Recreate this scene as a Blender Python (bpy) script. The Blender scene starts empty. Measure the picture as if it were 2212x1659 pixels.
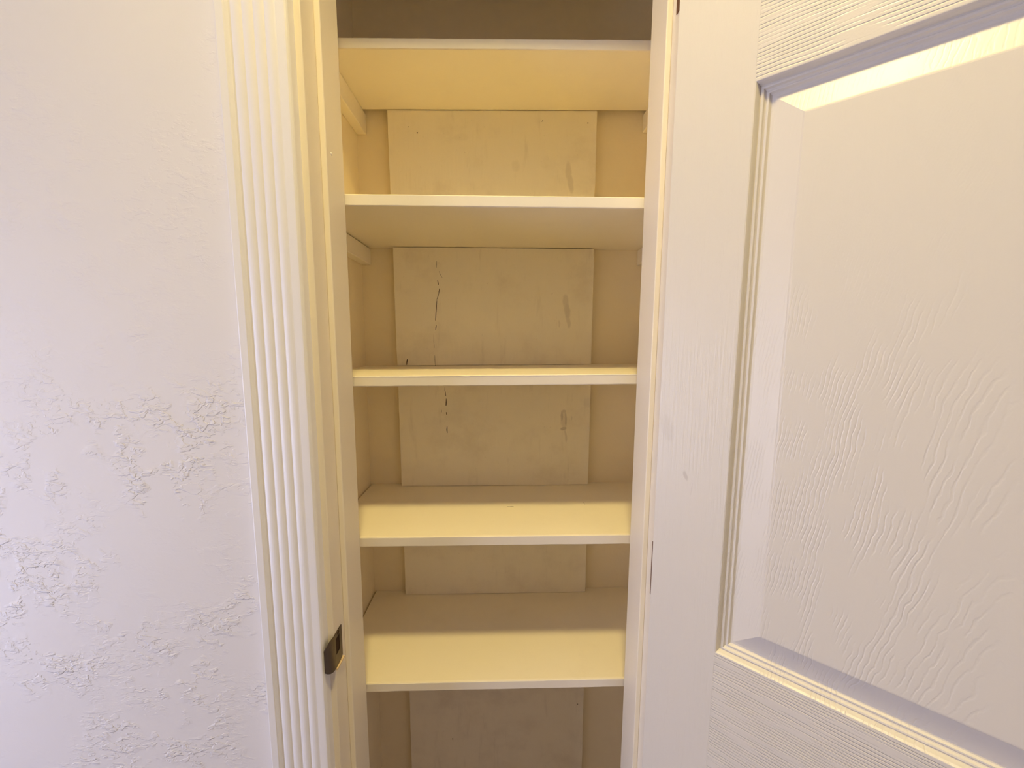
import bpy, bmesh, math, random
from mathutils import Matrix, Vector
random.seed(4)
S = bpy.context.scene
COL = S.collection
ZC = 1.42                                  # eye height of the camera

# ------------------------------------------------------------------ camera
cam_data = bpy.data.cameras.new('camera')
cam_data.sensor_fit = 'HORIZONTAL'
cam_data.sensor_width = 36.0
cam_data.lens = 833.0 / 2212.0 * 36.0      # ultra-wide phone lens
cam_data.clip_start = 0.01
cam = bpy.data.objects.new('camera', cam_data)
COL.objects.link(cam)
pitch, yaw, roll = math.radians(-6.66), math.radians(1.42), math.radians(0.25)
fw = Vector((math.sin(yaw) * math.cos(pitch), math.cos(yaw) * math.cos(pitch), math.sin(pitch)))
r0 = fw.cross(Vector((0, 0, 1))).normalized()
u0 = r0.cross(fw)
rr = math.cos(roll) * r0 + math.sin(roll) * u0
up = -math.sin(roll) * r0 + math.cos(roll) * u0
M = Matrix((rr, up, -fw)).transposed().to_4x4()
M.translation = Vector((0, 0, ZC))
cam.matrix_world = M
S.camera = cam

# ------------------------------------------------------------------ world, daylight, exposure
LAMP_COL = (1.0, 0.78, 0.31)
LAMP_STRENGTH = 338.0
SKY_COL = (0.66, 0.68, 0.95)
SKY_STRENGTH = 7.4
S.view_settings.view_transform = 'Standard'
S.view_settings.look = 'None'
S.view_settings.gamma = 1.0
S.view_settings.use_curve_mapping = False
S.view_settings.exposure = 0.0
S.cycles.diffuse_bounces = 8
S.cycles.max_bounces = 14
world = bpy.data.worlds.new('world')
S.world = world
world.use_nodes = True
bg = world.node_tree.nodes['Background']
bg.inputs[0].default_value = (*SKY_COL, 1)
bg.inputs[1].default_value = SKY_STRENGTH


# ------------------------------------------------------------------ helpers
def link(o, parent=None):
    COL.objects.link(o)
    if parent is not None:
        o.parent = parent
    return o


def empty(name, loc=(0, 0, 0), rotz=0.0):
    o = bpy.data.objects.new(name, None)
    o.empty_display_size = 0.05
    o.location = loc
    o.rotation_euler = (0, 0, rotz)
    return link(o)


def tag(o, label=None, cat=None, group=None, kind=None):
    for k, v in (('label', label), ('category', cat), ('group', group), ('kind', kind)):
        if v:
            o[k] = v
    return o


def build(name, bm, mat, parent=None, smooth=False, bevel=0.0, seg=2, rebase=None):
    """link the bmesh as one object; a top-level mesh gets its origin at the base centre"""
    bmesh.ops.recalc_face_normals(bm, faces=bm.faces)
    if rebase is None:
        rebase = parent is None
    loc = Vector((0, 0, 0))
    if rebase:
        xs = [v.co for v in bm.verts]
        loc = Vector(((min(v.x for v in xs) + max(v.x for v in xs)) / 2,
                      (min(v.y for v in xs) + max(v.y for v in xs)) / 2,
                      min(v.z for v in xs)))
        for v in bm.verts:
            v.co -= loc
    me = bpy.data.meshes.new(name)
    bm.to_mesh(me)
    bm.free()
    if smooth:
        for p in me.polygons:
            p.use_smooth = True
    me.materials.append(mat)
    o = bpy.data.objects.new(name, me)
    o.location = loc
    link(o, parent)
    if bevel > 0:
        m = o.modifiers.new('bevel', 'BEVEL')
        m.width = bevel
        m.segments = seg
        m.limit_method = 'ANGLE'
        m.angle_limit = math.radians(40)
        m.harden_normals = False
    return o


def box(bm, x0, x1, y0, y1, z0, z1):
    vs = [bm.verts.new((x, y, z)) for z in (z0, z1) for y in (y0, y1) for x in (x0, x1)]
    for f in ((0, 1, 3, 2), (4, 6, 7, 5), (0, 4, 5, 1), (2, 3, 7, 6), (0, 2, 6, 4), (1, 5, 7, 3)):
        bm.faces.new([vs[i] for i in f])
    return vs


def boxes(*bs):
    bm = bmesh.new()
    for b in bs:
        box(bm, *b)
    return bm


def loft(bm, rings, close=True, caps=True):
    """rings: list of lists of points, same count"""
    R = [[bm.verts.new(p) for p in r] for r in rings]
    n = len(R[0])
    for a, b in zip(R, R[1:]):
        for i in range(n if close else n - 1):
            j = (i + 1) % n
            bm.faces.new((a[i], a[j], b[j], b[i]))
    if caps and close:
        bm.faces.new(R[0])
        bm.faces.new(list(reversed(R[-1])))
    return R


def cyl(bm, c, axis, r, h, n=20, r2=None):
    axis = Vector(axis).normalized()
    t = Vector((0, 0, 1)) if abs(axis.z) < 0.9 else Vector((1, 0, 0))
    a = axis.cross(t).normalized()
    b = axis.cross(a)
    r2 = r if r2 is None else r2
    c = Vector(c)
    rings = []
    for k, rad in ((0, r), (1, r2)):
        rings.append([c + axis * h * k + (a * math.cos(2 * math.pi * i / n) + b * math.sin(2 * math.pi * i / n)) * rad
                      for i in range(n)])
    loft(bm, rings)


# ------------------------------------------------------------------ node helpers
class NT:
    def __init__(self, name):
        self.m = bpy.data.materials.new(name)
        self.m.use_nodes = True
        self.t = self.m.node_tree
        self.b = self.t.nodes['Principled BSDF']
        self.out = self.t.nodes['Material Output']

    def n(self, kind, **kw):
        nd = self.t.nodes.new(kind)
        for k, v in kw.items():
            setattr(nd, k, v)
        return nd

    def l(self, a, b):
        self.t.links.new(a, b)

    def set(self, sock, v):
        if hasattr(v, 'is_linked') or isinstance(v, bpy.types.NodeSocket):
            self.l(v, sock)
        else:
            sock.default_value = v

    def math(self, op, a, b=None, clamp=False):
        nd = self.n('ShaderNodeMath', operation=op)
        nd.use_clamp = clamp
        self.set(nd.inputs[0], a)
        if b is not None:
            self.set(nd.inputs[1], b)
        return nd.outputs[0]

    def pos(self, local=False):
        if local:
            return self.n('ShaderNodeTexCoord').outputs['Object']
        return self.n('ShaderNodeNewGeometry').outputs['Position']

    def mapping(self, vec, scale=(1, 1, 1), loc=(0, 0, 0), rot=(0, 0, 0)):
        nd = self.n('ShaderNodeMapping')
        self.l(vec, nd.inputs[0])
        nd.inputs['Location'].default_value = loc
        nd.inputs['Rotation'].default_value = rot
        nd.inputs['Scale'].default_value = scale
        return nd.outputs[0]

    def noise(self, vec, scale, detail=3.0, rough=0.5, dist=0.0):
        nd = self.n('ShaderNodeTexNoise')
        self.l(vec, nd.inputs['Vector'])
        nd.inputs['Scale'].default_value = scale
        nd.inputs['Detail'].default_value = detail
        nd.inputs['Roughness'].default_value = rough
        nd.inputs['Distortion'].default_value = dist
        return nd.outputs[0]

    def ramp(self, fac, a, b, smooth=True):
        nd = self.n('ShaderNodeMapRange')
        nd.interpolation_type = 'SMOOTHSTEP' if smooth else 'LINEAR'
        nd.clamp = True if hasattr(nd, 'clamp') else True
        self.set(nd.inputs[0], fac)
        nd.inputs[1].default_value = a
        nd.inputs[2].default_value = b
        nd.inputs[3].default_value = 0.0
        nd.inputs[4].default_value = 1.0
        return nd.outputs[0]

    def mix(self, fac, a, b):
        nd = self.n('ShaderNodeMix', data_type='RGBA')
        self.set(nd.inputs[0], fac)
        for s, v in ((nd.inputs[6], a), (nd.inputs[7], b)):
            if isinstance(v, tuple):
                s.default_value = (*v[:3], 1)
            else:
                self.l(v, s)
        return nd.outputs[2]

    def bump(self, h, dist, strength=1.0, normal=None):
        nd = self.n('ShaderNodeBump')
        nd.inputs['Strength'].default_value = strength
        nd.inputs['Distance'].default_value = dist
        self.l(h, nd.inputs['Height'])
        if normal is not None:
            self.l(normal, nd.inputs['Normal'])
        return nd.outputs[0]

    def finish(self, color=None, rough=0.5, normal=None, metal=0.0, spec=0.5):
        if color is not None:
            if isinstance(color, tuple):
                self.b.inputs['Base Color'].default_value = (*color[:3], 1)
            else:
                self.l(color, self.b.inputs['Base Color'])
        self.set(self.b.inputs['Roughness'], rough)
        self.b.inputs['Metallic'].default_value = metal
        self.b.inputs['Specular IOR Level'].default_value = spec
        if normal is not None:
            self.l(normal, self.b.inputs['Normal'])
        return self.m

    def spots(self, vec, marks, wob=0.006):
        """soft elliptical stains in the x-z plane: (cx, cz, rx, rz, lean, strength)"""
        nz = self.n('ShaderNodeTexNoise')
        self.l(vec, nz.inputs['Vector'])
        nz.inputs['Scale'].default_value = 60
        nz.inputs['Detail'].default_value = 4
        off = self.n('ShaderNodeVectorMath', operation='SUBTRACT')
        self.l(nz.outputs[1], off.inputs[0])
        off.inputs[1].default_value = (0.5, 0.5, 0.5)
        sc = self.n('ShaderNodeVectorMath', operation='SCALE')
        self.l(off.outputs[0], sc.inputs[0])
        sc.inputs['Scale'].default_value = wob * 2
        ad = self.n('ShaderNodeVectorMath', operation='ADD')
        self.l(vec, ad.inputs[0])
        self.l(sc.outputs[0], ad.inputs[1])
        sp = self.n('ShaderNodeSeparateXYZ')
        self.l(ad.outputs[0], sp.inputs[0])
        x, z = sp.outputs[0], sp.outputs[2]
        total = None
        for cx, cz, rx, rz, lean, st in marks:
            dz = self.math('SUBTRACT', z, cz)
            dx = self.math('SUBTRACT', x, cx)
            dx = self.math('ADD', dx, self.math('MULTIPLY', dz, lean))
            a = self.math('POWER', self.math('ABSOLUTE', self.math('DIVIDE', dx, rx)), 2.0)
            b = self.math('POWER', self.math('ABSOLUTE', self.math('DIVIDE', dz, rz)), 2.0)
            d = self.math('ADD', a, b)
            v = self.math('MULTIPLY', self.math('SUBTRACT', 1.0, self.ramp(d, 0.25, 1.0)), st)
            total = v if total is None else self.math('MAXIMUM', total, v)
        return total


# ------------------------------------------------------------------ materials
def mat_plain(name, col, rough=0.5, metal=0.0, spec=0.5, noise_amt=0.0, bump=0.0):
    k = NT(name)
    p = k.pos()
    nz = k.noise(p, 90, 4)
    c = k.mix(k.math('MULTIPLY', nz, noise_amt), col, tuple(v * 0.6 for v in col))
    nm = k.bump(nz, bump) if bump else None
    return k.finish(c, rough, nm, metal, spec)


WALL_C = (0.79, 0.77, 0.765)
TRIM_C = (0.84, 0.825, 0.81)
SHELF_C = (0.92, 0.85, 0.68)


def mat_wall():
    """orange-peel / knockdown plaster with patchy trowel marks"""
    k = NT('knockdown_plaster')
    p = k.pos()
    warp = k.noise(p, 9, 2)
    v = k.mapping(p, scale=(1.0, 1.0, 1.9), rot=(0, math.radians(-28), 0))
    a = k.noise(v, 38, 3.5, 0.55, 0.5)
    plate = k.ramp(a, 0.50, 0.56)
    b = k.noise(v, 95, 3, 0.55, 0.4)
    plate2 = k.ramp(b, 0.52, 0.60)
    patch = k.ramp(k.noise(p, 4.5, 2.5, 0.6), 0.41, 0.57)
    low = k.ramp(k.n('ShaderNodeSeparateXYZ').outputs[2], 1.50, 1.22)
    sp = low.node
    # fewer, shallower marks high on the wall
    sep = k.n('ShaderNodeSeparateXYZ')
    k.l(p, sep.inputs[0])
    k.l(k.math('ADD', sep.outputs[2], k.math('MULTIPLY', k.math('SUBTRACT', k.noise(p, 3, 2), 0.5), 0.7)), sp.inputs[0])
    amp = k.math('MULTIPLY', k.math('ADD', k.math('MULTIPLY', patch, 0.9), 0.06),
                 k.math('ADD', k.math('MULTIPLY', low, 0.80), 0.32))
    brk = k.ramp(k.noise(k.mapping(p, loc=(3, 7, 1)), 26, 2, 0.5), 0.40, 0.55)
    amp = k.math('MULTIPLY', amp, brk)
    h = k.math('MULTIPLY', k.math('ADD', plate, k.math('MULTIPLY', plate2, 0.7)), amp)
    fine = k.noise(p, 320, 2)
    h = k.math('ADD', h, k.math('MULTIPLY', fine, 0.05))
    h = k.math('ADD', h, k.math('MULTIPLY', warp, 1.6))
    nm = k.bump(h, 0.0007)
    return k.finish(WALL_C, 0.55, nm, spec=0.3)


def mat_trim(name='white_trim_paint', col=TRIM_C):
    k = NT(name)
    p = k.pos()
    g = k.noise(k.mapping(p, scale=(1, 1, 0.06)), 260, 3)
    f = k.noise(p, 45, 3)
    nm = k.bump(k.math('ADD', k.math('MULTIPLY', g, 0.5), f), 0.00025)
    return k.finish(col, 0.38, nm, spec=0.4)


def mat_shelf():
    k = NT('cream_shelf_paint')
    p = k.pos()
    g = k.noise(k.mapping(p, scale=(0.12, 1, 1)), 200, 3)
    f = k.noise(p, 30, 4)
    dirt = k.math('MULTIPLY', k.ramp(k.noise(p, 14, 5, 0.6), 0.55, 0.85), 0.10)
    c = k.mix(dirt, SHELF_C, (0.55, 0.48, 0.36))
    nm = k.bump(k.math('ADD', k.math('MULTIPLY', g, 0.5), f), 0.0003)
    return k.finish(c, 0.42, nm, spec=0.35)


def mat_closet_wall():
    k = NT('cream_closet_paint')
    p = k.pos()
    f = k.noise(p, 60, 4)
    c = k.mix(k.math('MULTIPLY', k.ramp(k.noise(p, 12, 4), 0.5, 0.8), 0.10), (0.92, 0.815, 0.57), (0.70, 0.57, 0.37))
    return k.finish(c, 0.6, k.bump(f, 0.0006), spec=0.25)


def mat_panel():
    """thin painted plywood with dirt, streaks and scuffs"""
    k = NT('grimy_painted_plywood')
    p = k.pos()
    mott = k.ramp(k.noise(p, 11, 5, 0.62), 0.45, 0.80)
    streak = k.ramp(k.noise(k.mapping(p, scale=(1, 1, 0.16)), 55, 4, 0.6), 0.58, 0.82)
    speck = k.ramp(k.noise(p, 130, 3), 0.66, 0.76)
    z = ZC
    marks = [(0.152, z + .383, .009, .028, 0.08, .30), (0.157, z + .360, .0085, .028, 0.14, .34),
             (0.151, z + .090, .0095, .020, 0.08, .32), (0.155, z + .068, .0085, .026, 0.14, .44), (0.159, z + .042, .006, .020, 0.12, .36),
             (0.136, z + .036, .003, .012, 0.05, .25),
             (0.147, z - .190, .0035, .018, 0, .62), (0.157, z - .198, .0035, .022, 0.05, .60), (0.152, z - .178, .006, .006, 0, .45),
             (0.152, z - .222, .0085, .006, -0.4, .66), (0.158, z - .240, .003, .02, 0.15, .35), (0.152, z - .2, .010, .030, 0.05, .28),
             (0.172, z - .196, .0025, .007, 0, .30), (0.215, z - .155, .02, .014, 0, .12),
             (0.03, z + .395, .012, .016, 0, .12), (-0.095, z + .455, .02, .01, 0, .10)]
    st = k.math('MULTIPLY', k.spots(p, marks, wob=0.0035), 0.58)
    c = k.mix(k.math('MULTIPLY', mott, 0.32), (0.955, 0.885, 0.695), (0.62, 0.53, 0.39))
    c = k.mix(k.math('MULTIPLY', streak, 0.22), c, (0.45, 0.37, 0.26))
    c = k.mix(k.math('MULTIPLY', speck, 0.15), c, (0.35, 0.28, 0.18))
    c = k.mix(st, c, (0.26, 0.20, 0.14))
    g = k.noise(k.mapping(p, scale=(1, 1, 0.1)), 170, 3)
    nm = k.bump(k.math('ADD', k.math('MULTIPLY', g, 0.6), mott), 0.0005)
    return k.finish(c, 0.55, nm, spec=0.3)


DOOR_C = (0.73, 0.69, 0.62)


def mat_door(name, grain):
    """white moulded door skin with embossed wood grain (local door coordinates)"""
    k = NT(name)
    p = k.pos(True)
    fine = k.noise(p, 420, 2)
    if grain == 'stile':
        h = k.math('MULTIPLY', k.ramp(k.noise(k.mapping(p, scale=(1, 1, 0.035)), 330, 3, 0.6), 0.42, 0.62), 0.35)
        dist = 0.00035
    elif grain == 'rail':
        wob = k.noise(k.mapping(p, scale=(0.25, 1, 1)), 16, 3)
        sep = k.n('ShaderNodeSeparateXYZ')
        k.l(p, sep.inputs[0])
        t = k.math('ADD', k.math('MULTIPLY', sep.outputs[2], 265.0), k.math('MULTIPLY', wob, 3.5))
        fr = k.math('FRACT', t)
        groove = k.math('SUBTRACT', 1.0, k.ramp(k.math('ABSOLUTE', k.math('SUBTRACT', fr, 0.5)), 0.04, 0.22))
        brk = k.ramp(k.noise(k.mapping(p, scale=(0.12, 1, 1)), 120, 2), 0.36, 0.55)
        h = k.math('MULTIPLY', k.math('MULTIPLY', groove, brk), -1.0)
        dist = 0.0006
    else:
        # cathedral grain: nested pointed arches, their limbs running steeply down the panel
        wob = k.noise(p, 7, 3, 0.5)
        wob2 = k.noise(k.mapping(p, scale=(1, 1, 0.6)), 60, 3, 0.6)
        sep = k.n('ShaderNodeSeparateXYZ')
        k.l(p, sep.inputs[0])
        dx = k.math('ABSOLUTE', k.math('SUBTRACT', sep.outputs[0], 0.315))
        t = k.math('ADD', k.math('MULTIPLY', k.math('POWER', dx, 1.4), 390.0), k.math('MULTIPLY', sep.outputs[2], 36.0))
        t = k.math('ADD', t, k.math('ADD', k.math('MULTIPLY', wob, 4.0), k.math('MULTIPLY', wob2, 1.6)))
        fr = k.math('FRACT', t)
        groove = k.math('SUBTRACT', 1.0, k.ramp(k.math('ABSOLUTE', k.math('SUBTRACT', fr, 0.5)), 0.03, 0.22))
        brk = k.ramp(k.noise(k.mapping(p, scale=(1, 1, 0.4)), 38, 3), 0.40, 0.57)
        left = k.ramp(sep.outputs[0], 0.40, 0.24)
        high = k.math('ADD', k.math('MULTIPLY', k.ramp(sep.outputs[2], ZC + 0.15, ZC - 0.15), 0.75), 0.25)
        h = k.math('MULTIPLY', k.math('MULTIPLY', k.math('MULTIPLY', k.math('MULTIPLY', groove, brk), left), high), -1.0)
        pore = k.ramp(k.noise(k.mapping(p, scale=(1, 1, 0.12)), 260, 2), 0.56, 0.70)
        h = k.math('SUBTRACT', h, k.math('MULTIPLY', pore, 0.30))
        dist = 0.00019
    h = k.math('ADD', h, k.math('MULTIPLY', fine, 0.16))
    nm = k.bump(h, dist)
    if grain == 'stile':
        st = k.spots(p, [(0.012, ZC - 0.128, 0.010, 0.022, 0.2, .10), (0.038, ZC - 0.188, 0.003, 0.008, 0.2, .30),
                         (0.047, ZC - 0.205, 0.0012, 0.012, 0, .12)], wob=0.003)
        c = k.mix(st, DOOR_C, (0.32, 0.26, 0.22))
    else:
        c = DOOR_C
    return k.finish(c, 0.36, nm, spec=0.45)


def mat_emit(name, col, strength):
    k = NT(name)
    k.b.inputs['Base Color'].default_value = (0.9, 0.9, 0.9, 1)
    k.b.inputs['Emission Color'].default_value = (*col, 1)
    k.b.inputs['Emission Strength'].default_value = strength
    return k.m


def mat_pane():
    k = NT('window_glass')
    tr = k.n('ShaderNodeBsdfTransparent')
    gl = k.n('ShaderNodeBsdfGlossy')
    gl.inputs['Roughness'].default_value = 0.02
    mx = k.n('ShaderNodeMixShader')
    mx.inputs[0].default_value = 0.06
    k.l(tr.outputs[0], mx.inputs[1])
    k.l(gl.outputs[0], mx.inputs[2])
    k.l(mx.outputs[0], k.out.inputs[0])
    return k.m


M_WALL = mat_wall()
M_TRIM = mat_trim()
M_SHELF = mat_shelf()
M_EDGE = mat_plain('white_shelf_edge_paint', (0.91, 0.86, 0.78), 0.4, spec=0.4)
M_JAMB = mat_trim('cream_jamb_paint', (0.85, 0.78, 0.64))
M_CLOSET = mat_closet_wall()
M_PANEL = mat_panel()
M_STILE = mat_door('door_skin_stile', 'stile')
M_RAIL = mat_door('door_skin_rail', 'rail')
M_DPANEL = mat_door('door_skin_panel', 'panel')
M_BRONZE = mat_plain('aged_bronze', (0.16, 0.125, 0.095), 0.38, 1.0, noise_amt=0.7, bump=0.0002)
M_RUST = mat_plain('rusty_hinge_steel', (0.22, 0.10, 0.05), 0.6, 0.3, noise_amt=0.8, bump=0.0003)
M_DARK = mat_plain('dark_crevice', (0.055, 0.032, 0.016), 0.9, spec=0.1)
M_LIT_EDGE = mat_plain('lit_edge_wood', (0.80, 0.62, 0.36), 0.6, noise_amt=0.3)  # pale tone for the bright line under the strike plate
M_CEIL = mat_plain('ceiling_paint', (0.86, 0.84, 0.80), 0.8, spec=0.2, bump=0.0006)
M_FLOOR = mat_plain('brown_carpet', (0.26, 0.20, 0.15), 0.95, spec=0.05, noise_amt=0.5, bump=0.003)
M_FAR = mat_plain('tan_wall_paint', (0.62, 0.55, 0.47), 0.7, spec=0.2)
M_BRASS = mat_plain('satin_brass', (0.70, 0.52, 0.25), 0.3, 1.0)
M_BULB = mat_emit('warm_lamp_lens', LAMP_COL, LAMP_STRENGTH)
M_PANE = mat_pane()

# ------------------------------------------------------------------ dimensions (metres)
YW, YI = 0.553, 0.650            # room face / closet face of the wall
XL, XR = -0.260, 0.238           # jamb faces of the doorway
ST = 0.0087                      # stop thickness
YS = 0.590                       # front of the stops
HEAD = 2.157                     # head jamb underside
CL, CR, CB = -0.336, 0.345, 0.957  # closet side walls and back wall
CEIL = 2.74
HX0, HX1, HY0 = -1.75, 1.50, -2.60  # hallway extents
JT = 0.018                       # jamb thickness

# ------------------------------------------------------------------ setting: shell
def struct(name, bm, mat, **kw):
    o = build(name, bm, mat, **kw)
    o['kind'] = 'structure'
    return o


struct('wall_front', boxes((HX0, XL - JT, YW, YI, 0, CEIL), (XR + JT, HX1, YW, YI, 0, CEIL),
                           (XL - JT, XR + JT, YW, YI, HEAD + JT, CEIL)), M_WALL)
struct('wall_behind', boxes((HX0, HX1, HY0 - 0.1, HY0, 0, CEIL)), M_FAR)
struct('wall_right', boxes((HX1, HX1 + 0.1, HY0, YW, 0, CEIL)), M_WALL)
WY0, WY1, WZ0, WZ1 = -0.85, 0.40, 0.30, 1.70   # window opening in the far end of the hall
struct('wall_left', boxes((HX0 - 0.1, HX0, HY0, WY0, 0, CEIL), (HX0 - 0.1, HX0, WY1, YW, 0, CEIL),
                          (HX0 - 0.1, HX0, WY0, WY1, 0, WZ0), (HX0 - 0.1, HX0, WY0, WY1, WZ1, CEIL)), M_WALL)
struct('wall_closet_left', boxes((CL - 0.09, CL, YI, CB, 0, CEIL)), M_CLOSET)
struct('wall_closet_right', boxes((CR, CR + 0.09, YI, CB, 0, CEIL)), M_CLOSET)
wall_back = struct('wall_back', boxes((CL - 0.09, CR + 0.09, CB, CB + 0.09, 0, CEIL)), M_CLOSET)
struct('floor', boxes((HX0 - 0.1, HX1 + 0.1, HY0 - 0.1, CB + 0.09, -0.05, 0)), M_FLOOR)
LX, LY = 0.0, -0.03              # ceiling light position
Q = 0.105
struct('ceiling', boxes((HX0 - 0.1, LX - Q, HY0 - 0.1, CB + 0.09, CEIL, CEIL + 0.12), (LX + Q, HX1 + 0.1, HY0 - 0.1, CB + 0.09, CEIL, CEIL + 0.12),
                        (LX - Q, LX + Q, HY0 - 0.1, LY - Q, CEIL, CEIL + 0.12), (LX - Q, LX + Q, LY + Q, CB + 0.09, CEIL, CEIL + 0.12)), M_CEIL)

# window at the end of the hall (daylight)
win = empty('window_1', (HX0 - 0.05, (WY0 + WY1) / 2, WZ0))
win['kind'] = 'structure'
ox, oy, oz = win.location
fb = boxes((-.03, .03, WY0 - oy, WY0 + .04 - oy, 0, WZ1 - oz), (-.03, .03, WY1 - .04 - oy, WY1 - oy, 0, WZ1 - oz),
           (-.03, .03, WY0 + .04 - oy, WY1 - .04 - oy, 0, .04), (-.03, .03, WY0 + .04 - oy, WY1 - .04 - oy, WZ1 - .04 - oz, WZ1 - oz),
           (-.02, .02, WY0 + .04 - oy, WY1 - .04 - oy, (WZ1 - WZ0) / 2 - .02, (WZ1 - WZ0) / 2 + .02))
build('window_frame', fb, M_TRIM, win)
for z0, z1 in ((.04, (WZ1 - WZ0) / 2 - .02), ((WZ1 - WZ0) / 2 + .02, WZ1 - WZ0 - .04)):
    build('window_pane', boxes((-.003, .003, WY0 + .04 - oy, WY1 - .04 - oy, z0, z1)), M_PANE, win)
pl = bpy.data.lights.new('window_portal', 'AREA')
pl.shape = 'RECTANGLE'
pl.size = WY1 - WY0
pl.size_y = WZ1 - WZ0
pl.cycles.is_portal = True
po = bpy.data.objects.new('window_portal', pl)
po.location = (HX0 - 0.101, (WY0 + WY1) / 2, (WZ0 + WZ1) / 2)
po.rotation_euler = (0, math.radians(-90), math.radians(0))
link(po)

# ------------------------------------------------------------------ door frame: jambs, stops, reveals
jl = empty('trim_1', (XL, YW, 0))
jl['kind'] = 'structure'


def jamb(parent, x, s):
    """s = +1: left jamb (face looks to +x); coordinates local to the parent empty"""
    xa, xb = (-JT, 0) if s > 0 else (0, JT)
    j = build('jamb', boxes((xa, xb, 0, YI - YW, 0, HEAD)), M_JAMB, parent, bevel=0.0012)
    sa, sb = (0, ST) if s > 0 else (-ST, 0)
    t = build('door_stop', boxes((sa, sb, YS - YW, YI - YW + .001, 0, HEAD)), M_JAMB, parent, bevel=0.0016, seg=3)
    return j, t


jamb(jl, XL, 1)
jr = empty('trim_2', (XR, YW, 0))
jr['kind'] = 'structure'
jamb(jr, XR, -1)
jh = empty('trim_3', ((XL + XR) / 2, YW, HEAD))
jh['kind'] = 'structure'
hw = (XR - XL) / 2
build('head_jamb', boxes((-hw - JT, hw + JT, 0, YI - YW, 0, JT)), M_JAMB, jh, bevel=0.0012)
build('door_stop', boxes((-hw + ST, hw - ST, YS - YW, YI - YW, -ST, 0)), M_JAMB, jh, bevel=0.0016)


# ------------------------------------------------------------------ reeded casings
def casing_profile():
    """(u, d): u = distance from the inner edge outward, d = projection from the wall"""
    T = 0.017
    pts = [(0.0, 0.0), (0.0, T - .005), (.0004, T - .003), (.0016, T - .0012), (.0034, T - .0002), (.0055, T), (.0143, T)]
    a = .0150
    for i in range(4):                       # four rounded reeds with sharp valleys
        w = .0138
        for kx in range(9):
            t = kx / 8
            h = math.sin(math.pi * t)
            pts.append((a + i * w + w * t, T - .0018 + .0018 * h ** 0.75))
    e = a + 4 * .0138
    pts += [(e + .0006, T - .0052), (e + .0046, T - .0052), (e + .0058, T - .0034), (e + .0072, T - .0006), (e + .0085, T), (.0880, T), (.0894, T - .0006), (.0902, T - .0022), (.0902, 0)]
    return pts


CAS = casing_profile()
REV = 0.0086


def casing_v(name, x_in, s, z1, kind_name):
    e = empty(kind_name, (x_in, YW, 0))
    e['kind'] = 'structure'
    bm = bmesh.new()
    rings = [[(s * u, -d, z) for u, d in CAS] for z in (0.0, z1)]
    loft(bm, rings)
    o = build('casing', bm, M_TRIM, e)
    for p in o.data.polygons:
        p.use_smooth = False
    return e


casing_v('casing_left', XL - REV, -1, HEAD + REV, 'trim_4')
casing_v('casing_right', XR + REV, 1, HEAD + REV, 'trim_5')
e = empty('trim_6', (XL - REV - .0902, YW, HEAD + REV))
e['kind'] = 'structure'
bm = bmesh.new()
wide = XR - XL + 2 * REV + 2 * .0902
loft(bm, [[(x, -d, u) for u, d in CAS] for x in (0.0, wide)])
build('casing', bm, M_TRIM, e)

# ------------------------------------------------------------------ strike plate on the left jamb
# local to trim_1: x out of the jamb face, y into the wall, z up
sz0, sz1 = ZC - .5125, ZC - .4565
sy1 = .0255
bm = bmesh.new()
hy0, hy1, hz0, hz1 = .003, .0165, ZC - .4915, ZC - .4655
ys = [0.0, hy0, hy1, sy1]
zs = [sz0, sz0 + .004, hz0, hz1, sz1 - .004, sz1]
th = .0012
G = {}
for i, yv in enumerate(ys):
    for j, zv in enumerate(zs):
        zz = zv
        if i == 3 and j in (0, 5):
            zz = zv + (.003 if j == 0 else -.001)
        G[i, j] = (yv, zz)
def quad(bm, a, b, c, d, x0, x1):
    lo = [bm.verts.new((x0, p[0], p[1])) for p in (a, b, c, d)]
    hi = [bm.verts.new((x1, p[0], p[1])) for p in (a, b, c, d)]
    bm.faces.new(hi)
    bm.faces.new(list(reversed(lo)))
    for q in range(4):
        r = (q + 1) % 4
        bm.faces.new((lo[q], lo[r], hi[r], hi[q]))
for i in range(3):
    for j in range(5):
        if i == 1 and j == 2:
            continue
        quad(bm, G[i, j], G[i + 1, j], G[i + 1, j + 1], G[i, j + 1], 0.0002, th)
# projecting lip, curling towards the casing
prof = []
for q in range(7):
    t = q / 6
    prof.append((-.0065 * t ** 1.8 + .0006, -.0205 * t))
lip = []
for q, (px, py) in enumerate(prof):
    t = q / 6
    a = sz1 - .0004 - .0085 * t ** 4
    b = sz0 + .0004 + .0105 * t ** 3
    lip.append([(px + .0006, py, b), (px + .0006, py, a), (px - .0006, py, a), (px - .0006, py, b)])
loft(bm, lip)
bmesh.ops.remove_doubles(bm, verts=bm.verts, dist=1e-6)
sp = build('strike_plate', bm, M_BRONZE, jl)
sp['label'] = 'dark bronze strike plate with curled lip'
o = build('latch_hole_shade', boxes((-.0004, .0004, hy0 - .0005, hy1 + .0005, hz0 - .0005, hz1 + .0005)), M_DARK, sp)  # no hole is cut; a dark slab paints its shade
for cz in (ZC - .461, ZC - .5035):
    bm = bmesh.new()
    cyl(bm, (th - .0004, .0125, cz), (1, 0, 0), .0030, .0007, 14)
    build('screw', bm, M_DARK, sp)
build('lit_edge_strip', boxes((-.0004, .0034, .0008, sy1 + .0012, sz0 - .0036, sz0 - .0006)), M_LIT_EDGE, sp)  # pale wedge added to catch the lamp as a bright line below the plate
for v in sp.children[-1].data.vertices:          # the added bright strip rises with the plate's clipped corner
    if v.co.y > .02:
        v.co.z += .0030
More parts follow.
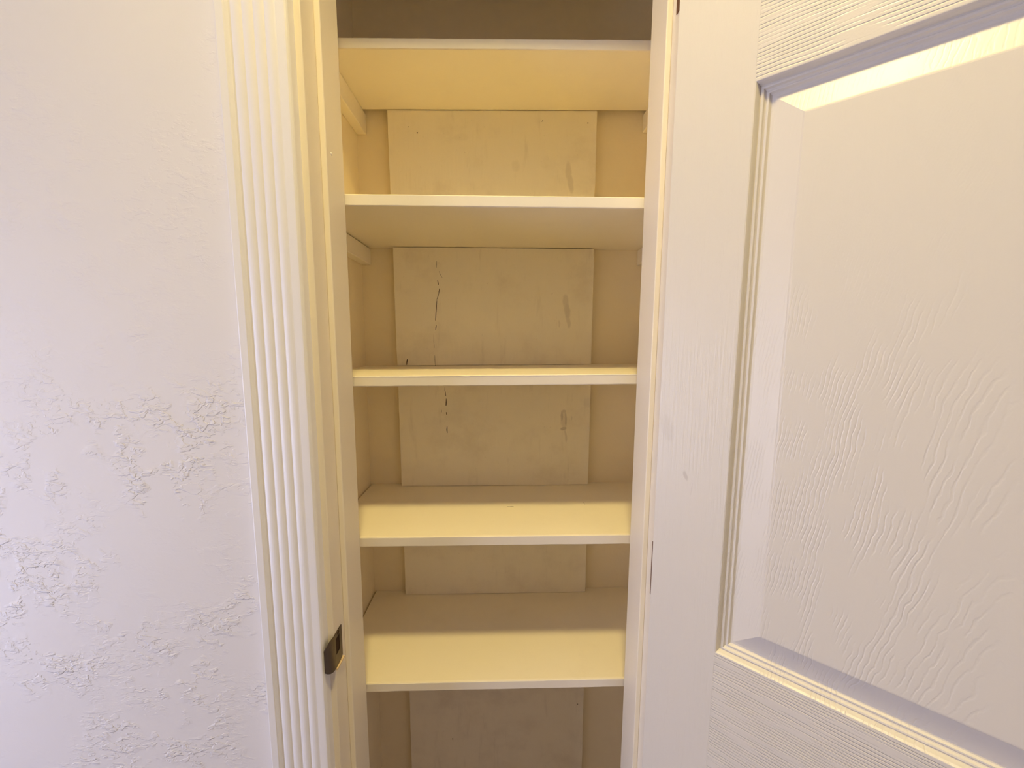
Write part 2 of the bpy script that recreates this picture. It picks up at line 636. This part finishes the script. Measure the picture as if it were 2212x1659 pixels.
for v in sp.children[-1].data.vertices:          # chamfered outwards
    if v.co.x > .001 and v.co.z > sz0 - .001 + (.003 if v.co.y > .02 else 0):
        v.co.x -= .0022

# a dried drip of paint on the stop
bm = bmesh.new()
bmesh.ops.create_uvsphere(bm, u_segments=12, v_segments=8, radius=1.0)
for v in bm.verts:
    v.co = Vector((ST + v.co.x * .0009, 0.6071 - YW + v.co.y * .0030, ZC + .2681 + v.co.z * .0024))
build('paint_drip', bm, M_EDGE, jl, smooth=True)

# ------------------------------------------------------------------ the open door (local: x along the width, y behind the visible face)
DW, DT, DH = 0.493, 0.035, 2.15
door = empty('door_1', (0.215, 0.515, 0.008), math.radians(-42))
door['kind'] = 'structure'
door['label'] = 'white embossed panel door standing open to the right of the closet'
SW = 0.0872
panels = [(0.22, 0.72), (ZC - .4090 - .008, ZC + .2852 - .008), (ZC + .405 - .008, 2.04)]
rails = [(0, panels[0][0]), (panels[0][1], panels[1][0]), (panels[1][1], panels[2][0]), (panels[2][1], DH)]
build('stile', boxes((0, SW, 0, DT, 0, DH)), M_STILE, door, bevel=0.0003)
build('stile', boxes((DW - SW, DW, 0, DT, 0, DH)), M_STILE, door, bevel=0.0003)
for a, b in rails:
    build('rail', boxes((SW, DW - SW, 0, DT, a, b)), M_RAIL, door)
PROF = [(0, 0), (.0008, .0002), (.0022, .0022), (.0040, .0066), (.0048, .0076), (.0054, .0066), (.0064, .0062), (.0078, .0066), (.0090, .0090),
        (.0104, .0100), (.0114, .0092), (.0128, .0092), (.0142, .0116), (.0152, .0124), (.0180, .0122),
        (.0455, .0032), (.0470, .0020), (.0484, .0018)]
for a, b in panels:
    bm = bmesh.new()
    loops = []
    for ins, dep in PROF:
        loops.append([(SW + ins, dep, a + ins), (DW - SW - ins, dep, a + ins), (DW - SW - ins, dep, b - ins), (SW + ins, dep, b - ins)])
    back = [[(x, DT - y, z) for x, y, z in lp] for lp in loops]
    R = loft(bm, loops, caps=False)
    bm.faces.new(R[-1])
    R2 = loft(bm, back, caps=False)
    bm.faces.new(R2[-1])
    for i in range(4):
        j = (i + 1) % 4
        bm.faces.new((R[0][i], R[0][j], R2[0][j], R2[0][i]))
    build('raised_panel', bm, M_DPANEL, door)
# hinges: leaf on the jamb, leaf on the door edge, knuckle
inv = Matrix.Rotation(math.radians(42), 4, 'Z') @ Matrix.Translation((-0.215, -0.515, -0.008))
for hz, ye in ((ZC + .441, .5765), (ZC - .404, .5697), (0.22, .5765)):
    bm = bmesh.new()
    pin = inv @ Vector((0.2415, 0.5475, hz))
    cyl(bm, pin, (0, 0, 1), .0052, .088, 14)
    hg = build('hinge', bm, M_RUST, door, smooth=False)
    hg['label'] = 'rusty brown butt hinge'
    bm = boxes((XR - .0014, XR + .0003, .5505, ye, hz, hz + .088))
    bm.transform(inv)
    build('hinge_leaf', bm, M_RUST, hg)
    bm = boxes((-.0012, .0003, .006, DT, hz - .008, hz + .080))
    build('hinge_leaf', bm, M_RUST, hg)
# knob near the free edge, beyond the right of the frame
for side in (-1, 1):
    bm = bmesh.new()
    yb = 0 if side < 0 else DT
    prof = [(.030, 0), (.031, .004), (.024, .008), (.011, .011), (.010, .030), (.019, .036), (.026, .045), (.027, .054), (.021, .062), (.004, .066)]
    rings = [[(DW - .06 + r * math.cos(2 * math.pi * i / 20), yb + side * h, ZC - .50 + r * math.sin(2 * math.pi * i / 20)) for i in range(20)] for r, h in prof]
    loft(bm, rings)
    build('door_knob', bm, M_BRASS, door, smooth=True)

# ------------------------------------------------------------------ back boards between the shelves (children of the back wall)
# shelves: z of the top at the left and right ends, front depth, thickness
SHELVES = [('top', .5100 + .0187, .5195 + .0187, .756, .0187),
           ('second', .2130 + .0189, .2144 + .0189, .6600, .0189),
           ('third', -.0668, -.0598, .685, .0194),
           ('fourth', -.3690, -.3668, .688, .0194),
           ('fifth', -.6622, -.6594, .679, .0187)]
SX0, SX1 = CL + .0040, CR - .0022


def ztop(i, x):
    _, a, b, _, _ = SHELVES[i]
    return ZC + a + (b - a) * (x - SX0) / (SX1 - SX0)


wb = Vector(wall_back.location)
PX = [(-.2598, .2141, -.2572, .2152), (-.2563, .2158, -.2545, .2166), (-.2540, .2170, -.2525, .2176), (-.2515, .2174, -.2508, .2182), (-.2486, .2208, -.2478, .2232)]
YP = 0.9385
for i in range(5):
    xtl, xtr, xbl, xbr = PX[i]
    th = SHELVES[i][4]
    zt = lambda x: ztop(i, x) - th - .0014
    zb = (lambda x: ztop(i + 1, x) + .0006) if i < 4 else (lambda x: 0.02)
    n = 14
    pts = []
    for q in range(n + 1):                    # bottom edge left to right
        t = q / n
        x = xbl + (xbr - xbl) * t
        pts.append((x, zb(x) + random.uniform(0, .0006)))
    for q in range(1, n):                     # right edge, slightly ragged
        t = q / n
        x = xbr + (xtr - xbr) * t + random.uniform(-.0004, .0004)
        if i == 0 and q == 5:
            x -= .0018
        if i == 1 and q > 9:
            x += .0008
        pts.append((x, zb(xbr) * (1 - t) + zt(xtr) * t))
    for q in range(n + 1):
        t = q / n
        x = xtr + (xtl - xtr) * t
        pts.append((x, zt(x) - random.uniform(0, .0006)))
    for q in range(1, n):
        t = q / n
        x = xtl + (xbl - xtl) * t + random.uniform(-.0004, .0004)
        pts.append((x, zt(xtl) * (1 - t) + zb(xbl) * t))
    bm = bmesh.new()
    loft(bm, [[(x - wb.x, YP - wb.y, z - wb.z) for x, z in pts], [(x - wb.x, YP + .0065 - wb.y, z - wb.z) for x, z in pts]])
    pn = build('back_board', bm, M_PANEL, wall_back)

    def strip(name, line, width, y=YP - .0003):
        """a tapering dark split or chip in the paint"""
        b2 = bmesh.new()
        m = len(line)
        rings = []
        for q, (x, z) in enumerate(line):
            w = width * (0.25 + 0.75 * math.sin(math.pi * (q + .5) / m)) / 2
            rings.append([(x - w - wb.x, y - wb.y, ZC + z - wb.z), (x + w - wb.x, y - wb.y, ZC + z - wb.z),
                          (x + w - wb.x, YP + .001 - wb.y, ZC + z - wb.z), (x - w - wb.x, YP + .001 - wb.y, ZC + z - wb.z)])
        loft(b2, rings)
        return build(name, b2, M_DARK, pn)

    if i == 0:
        for (x, z, r) in ((-.194, .463, .0014), (.194, .490, .0013), (-.213, .475, .0007)):
            b2 = bmesh.new()
            cyl(b2, (x - wb.x, YP - .0004 - wb.y, ZC + z - wb.z), (0, 1, 0), r, .001, 10)
            build('nail_hole', b2, M_DARK, pn)
        strip('paint_chip', [(.0885, .491), (.091, .4945)], .0012)
    if i == 1:
        strip('crack', [(-.1552, .181), (-.1556, .174), (-.1560, .166)], .0008)
        strip('crack', [(-.1500, .158), (-.1470, .150), (-.1425, .143)], .0007)
        strip('crack', [(-.1540, .137), (-.1528, .131), (-.1522, .126)], .0019)
        strip('crack', [(-.1500, .118), (-.1512, .111), (-.1516, .106)], .0014)
        strip('crack', [(-.1516, .106), (-.1540, .099), (-.1565, .092)], .0013)
        strip('crack', [(-.1563, .090), (-.1578, .078), (-.1590, .063), (-.1598, .052), (-.1606, .043)], .0018)
        strip('crack', [(-.1590, .032), (-.1598, .027), (-.1606, .021)], .0019)
        strip('crack', [(-.1650, .010), (-.1655, -.006), (-.1645, -.022)], .0005)
        strip('crack', [(-.1640, -.040), (-.1638, -.050), (-.1630, -.0655)], .0008)
        strip('paint_chip', [(-.2300, -.049), (-.2312, -.056), (-.2318, -.0635)], .0021)
    if i == 2:
        strip('crack', [(-.1405, -.118), (-.1410, -.126)], .0010)
        strip('crack', [(-.1402, -.127), (-.1388, -.140)], .0015)
        strip('crack', [(-.1378, -.146), (-.1380, -.154), (-.1383, -.160), (-.1388, -.164)], .0021)
        strip('crack', [(-.1378, -.180), (-.1374, -.186)], .0018)
        strip('crack', [(-.1368, -.216), (-.1374, -.224), (-.1368, -.232)], .0024)
        strip('paint_chip', [(-.1500, -.174), (-.1496, -.180)], .0008)
    if i == 4:
        b2 = bmesh.new()
        cyl(b2, (.206 - wb.x, YP - .0004 - wb.y, ZC - .988 - wb.z), (0, 1, 0), .0012, .001, 10)
        build('nail_hole', b2, M_DARK, pn)
        strip('paint_chip', [(-.135, -1.085), (-.1342, -1.090)], .002)

# ------------------------------------------------------------------ shelves
SHELF_LABEL = ['cream painted closet shelf highest of five, set back from the front',
               'cream shelf second from the top, bright front edge and shaded underside',
               'cream middle shelf at eye level with a ridge of paint along its edge',
               'cream shelf second from the bottom with small dark marks on top',
               'lowest cream shelf in the closet, above the dark bottom bay']
for i, (nm, a, b, yf, th) in enumerate(SHELVES):
    root = empty('closet_shelf', ((SX0 + SX1) / 2, (yf + CB) / 2, ZC + (a + b) / 2 - th))
    tag(root, SHELF_LABEL[i], 'shelf', 'closet shelves')
    org = Vector(root.location)
    bm = bmesh.new()
    rings = []
    n = 48
    r = .0016
    for q in range(n + 1):
        x = SX0 + (SX1 - SX0) * q / n
        zt_ = ztop(i, x)
        j1, j2, j3 = random.uniform(-.0003, .0003), random.uniform(-.0003, .0003), random.uniform(-.0003, .0003)
        zb_ = zt_ - th
        yb = YP if i == 0 else CB - .0004
        prof = [(yb, zb_), (yb, zt_), (yf + r * 2 + j1, zt_ + j2 * .3), (yf + r * .6 + j1, zt_ - r * .3 + j2 * .5), (yf + j1, zt_ - r + j2 * .5),
                (yf + j1, zb_ + r * .9 + j3), (yf + r * .35 + j1, zb_ + r * .25 + j3), (yf + r + j1, zb_ + j3 * .5)]
        rings.append([(x - org.x, y - org.y, z - org.z) for y, z in prof])
    loft(bm, rings)
    build('board', bm, M_SHELF, root)
    bm = bmesh.new()                          # white-painted face of the front edge
    rings = []
    n = 40
    for q in range(n + 1):
        x = SX0 + .0006 + (SX1 - SX0 - .0012) * q / n
        zt_ = ztop(i, x) - .0012 + random.uniform(-.0003, .0002)
        zb_ = ztop(i, x) - th + .0006 + random.uniform(-.0002, .0003)
        rings.append([(x - org.x, y - org.y, z - org.z) for y, z in ((yf + .0010, zb_), (yf + .0010, zt_), (yf - .0004, zt_ - .0005), (yf - .0005, zt_ - .0014), (yf - .0005, zb_ + .0012), (yf - .0003, zb_ + .0004))])
    loft(bm, rings)
    build('front_edge', bm, M_EDGE, root)
    if i == 2:                                # dried bead of paint along the top of the front edge
        bm = bmesh.new()
        rings = []
        n = 90
        for q in range(n + 1):
            x = SX0 + .003 + (SX1 - SX0 - .006) * q / n
            drop = .0022 + .0006 * math.sin(x * 31) + .0028 * math.exp(-((x + .064) / .006) ** 2)
            z = ztop(i, x) - .0006
            rings.append([(x - org.x, yf - .0006 - org.y, z - .0004 - org.z), (x - org.x, yf - .0010 - org.y, z - drop * .7 - org.z),
                          (x - org.x, yf + .0003 - org.y, z - drop - org.z), (x - org.x, yf + .0012 - org.y, z - .0003 - org.z)])
        loft(bm, rings)
        build('paint_ridge', bm, M_EDGE, root)
    if i == 3:
        for line, w in (([(.0110, .8135), (.0150, .8128), (.0195, .8136), (.0245, .8130)], .0012), ([(.1835, .832), (.1845, .827), (.1850, .8225)], .0012)):
            bm = bmesh.new()
            rings = []
            for q, (x, y) in enumerate(line):
                z = ztop(i, x) - org.z
                rings.append([(x - org.x - w * .4, y - org.y - w / 2, z - .0004), (x - org.x + w * .4, y - org.y - w / 2, z + .0002),
                              (x - org.x + w * .4, y - org.y + w / 2, z + .0002), (x - org.x - w * .4, y - org.y + w / 2, z - .0004)])
            loft(bm, rings)
            build('paint_chip', bm, M_DARK, root)

# ------------------------------------------------------------------ cleats carrying the two upper shelves
CLEATS = [('left', 0, .044, 'painted wooden cleat on the left wall under the highest shelf'),
          ('right', 0, .040, 'painted wooden cleat on the right wall under the highest shelf'),
          ('left', 1, .037, 'painted wooden cleat on the left wall under the second shelf'),
          ('right', 1, .036, 'painted wooden cleat on the right wall under the second shelf')]
for side, i, h, lab in CLEATS:
    xa, xb = (CL, CL + .0225) if side == 'left' else (CR - .0195, CR)
    z1 = ztop(i, (xa + xb) / 2) - SHELVES[i][4] - ((.0008, .0022)[i] if side == 'left' else .0006)
    c = build('shelf_cleat', boxes((xa + .0002, xb - .0002, max(SHELVES[i][3] + .01, .668), CB - .0008, z1 - h, z1)), M_SHELF, bevel=.0018)
    tag(c, lab, 'cleat', 'shelf cleats')

# ------------------------------------------------------------------ recessed ceiling light
lt = empty('ceiling_light', (LX, LY, CEIL))
tag(lt, 'round recessed ceiling light in front of the closet', 'light')


def ring_surface(bm, prof, n=40):
    R = [[bm.verts.new((r * math.cos(2 * math.pi * i / n), r * math.sin(2 * math.pi * i / n), z)) for i in range(n)] for r, z in prof]
    for a, b in zip(R, R[1:]):
        for i in range(n):
            j = (i + 1) % n
            bm.faces.new((a[i], a[j], b[j], b[i]))
    return R


bm = bmesh.new()
ring_surface(bm, [(.155, 0), (.155, -.004), (.148, -.007), (.096, -.006), (.091, .002), (.091, .068), (.0925, .068), (.0925, .0005), (.155, 0)])
build('trim_ring', bm, M_CEIL, lt)
bm = bmesh.new()
R = ring_surface(bm, [(.0905, .060), (.0905, .066)])
bm.faces.new(list(reversed(R[0])))
bm.faces.new(R[1])
build('lens', bm, M_BULB, lt)
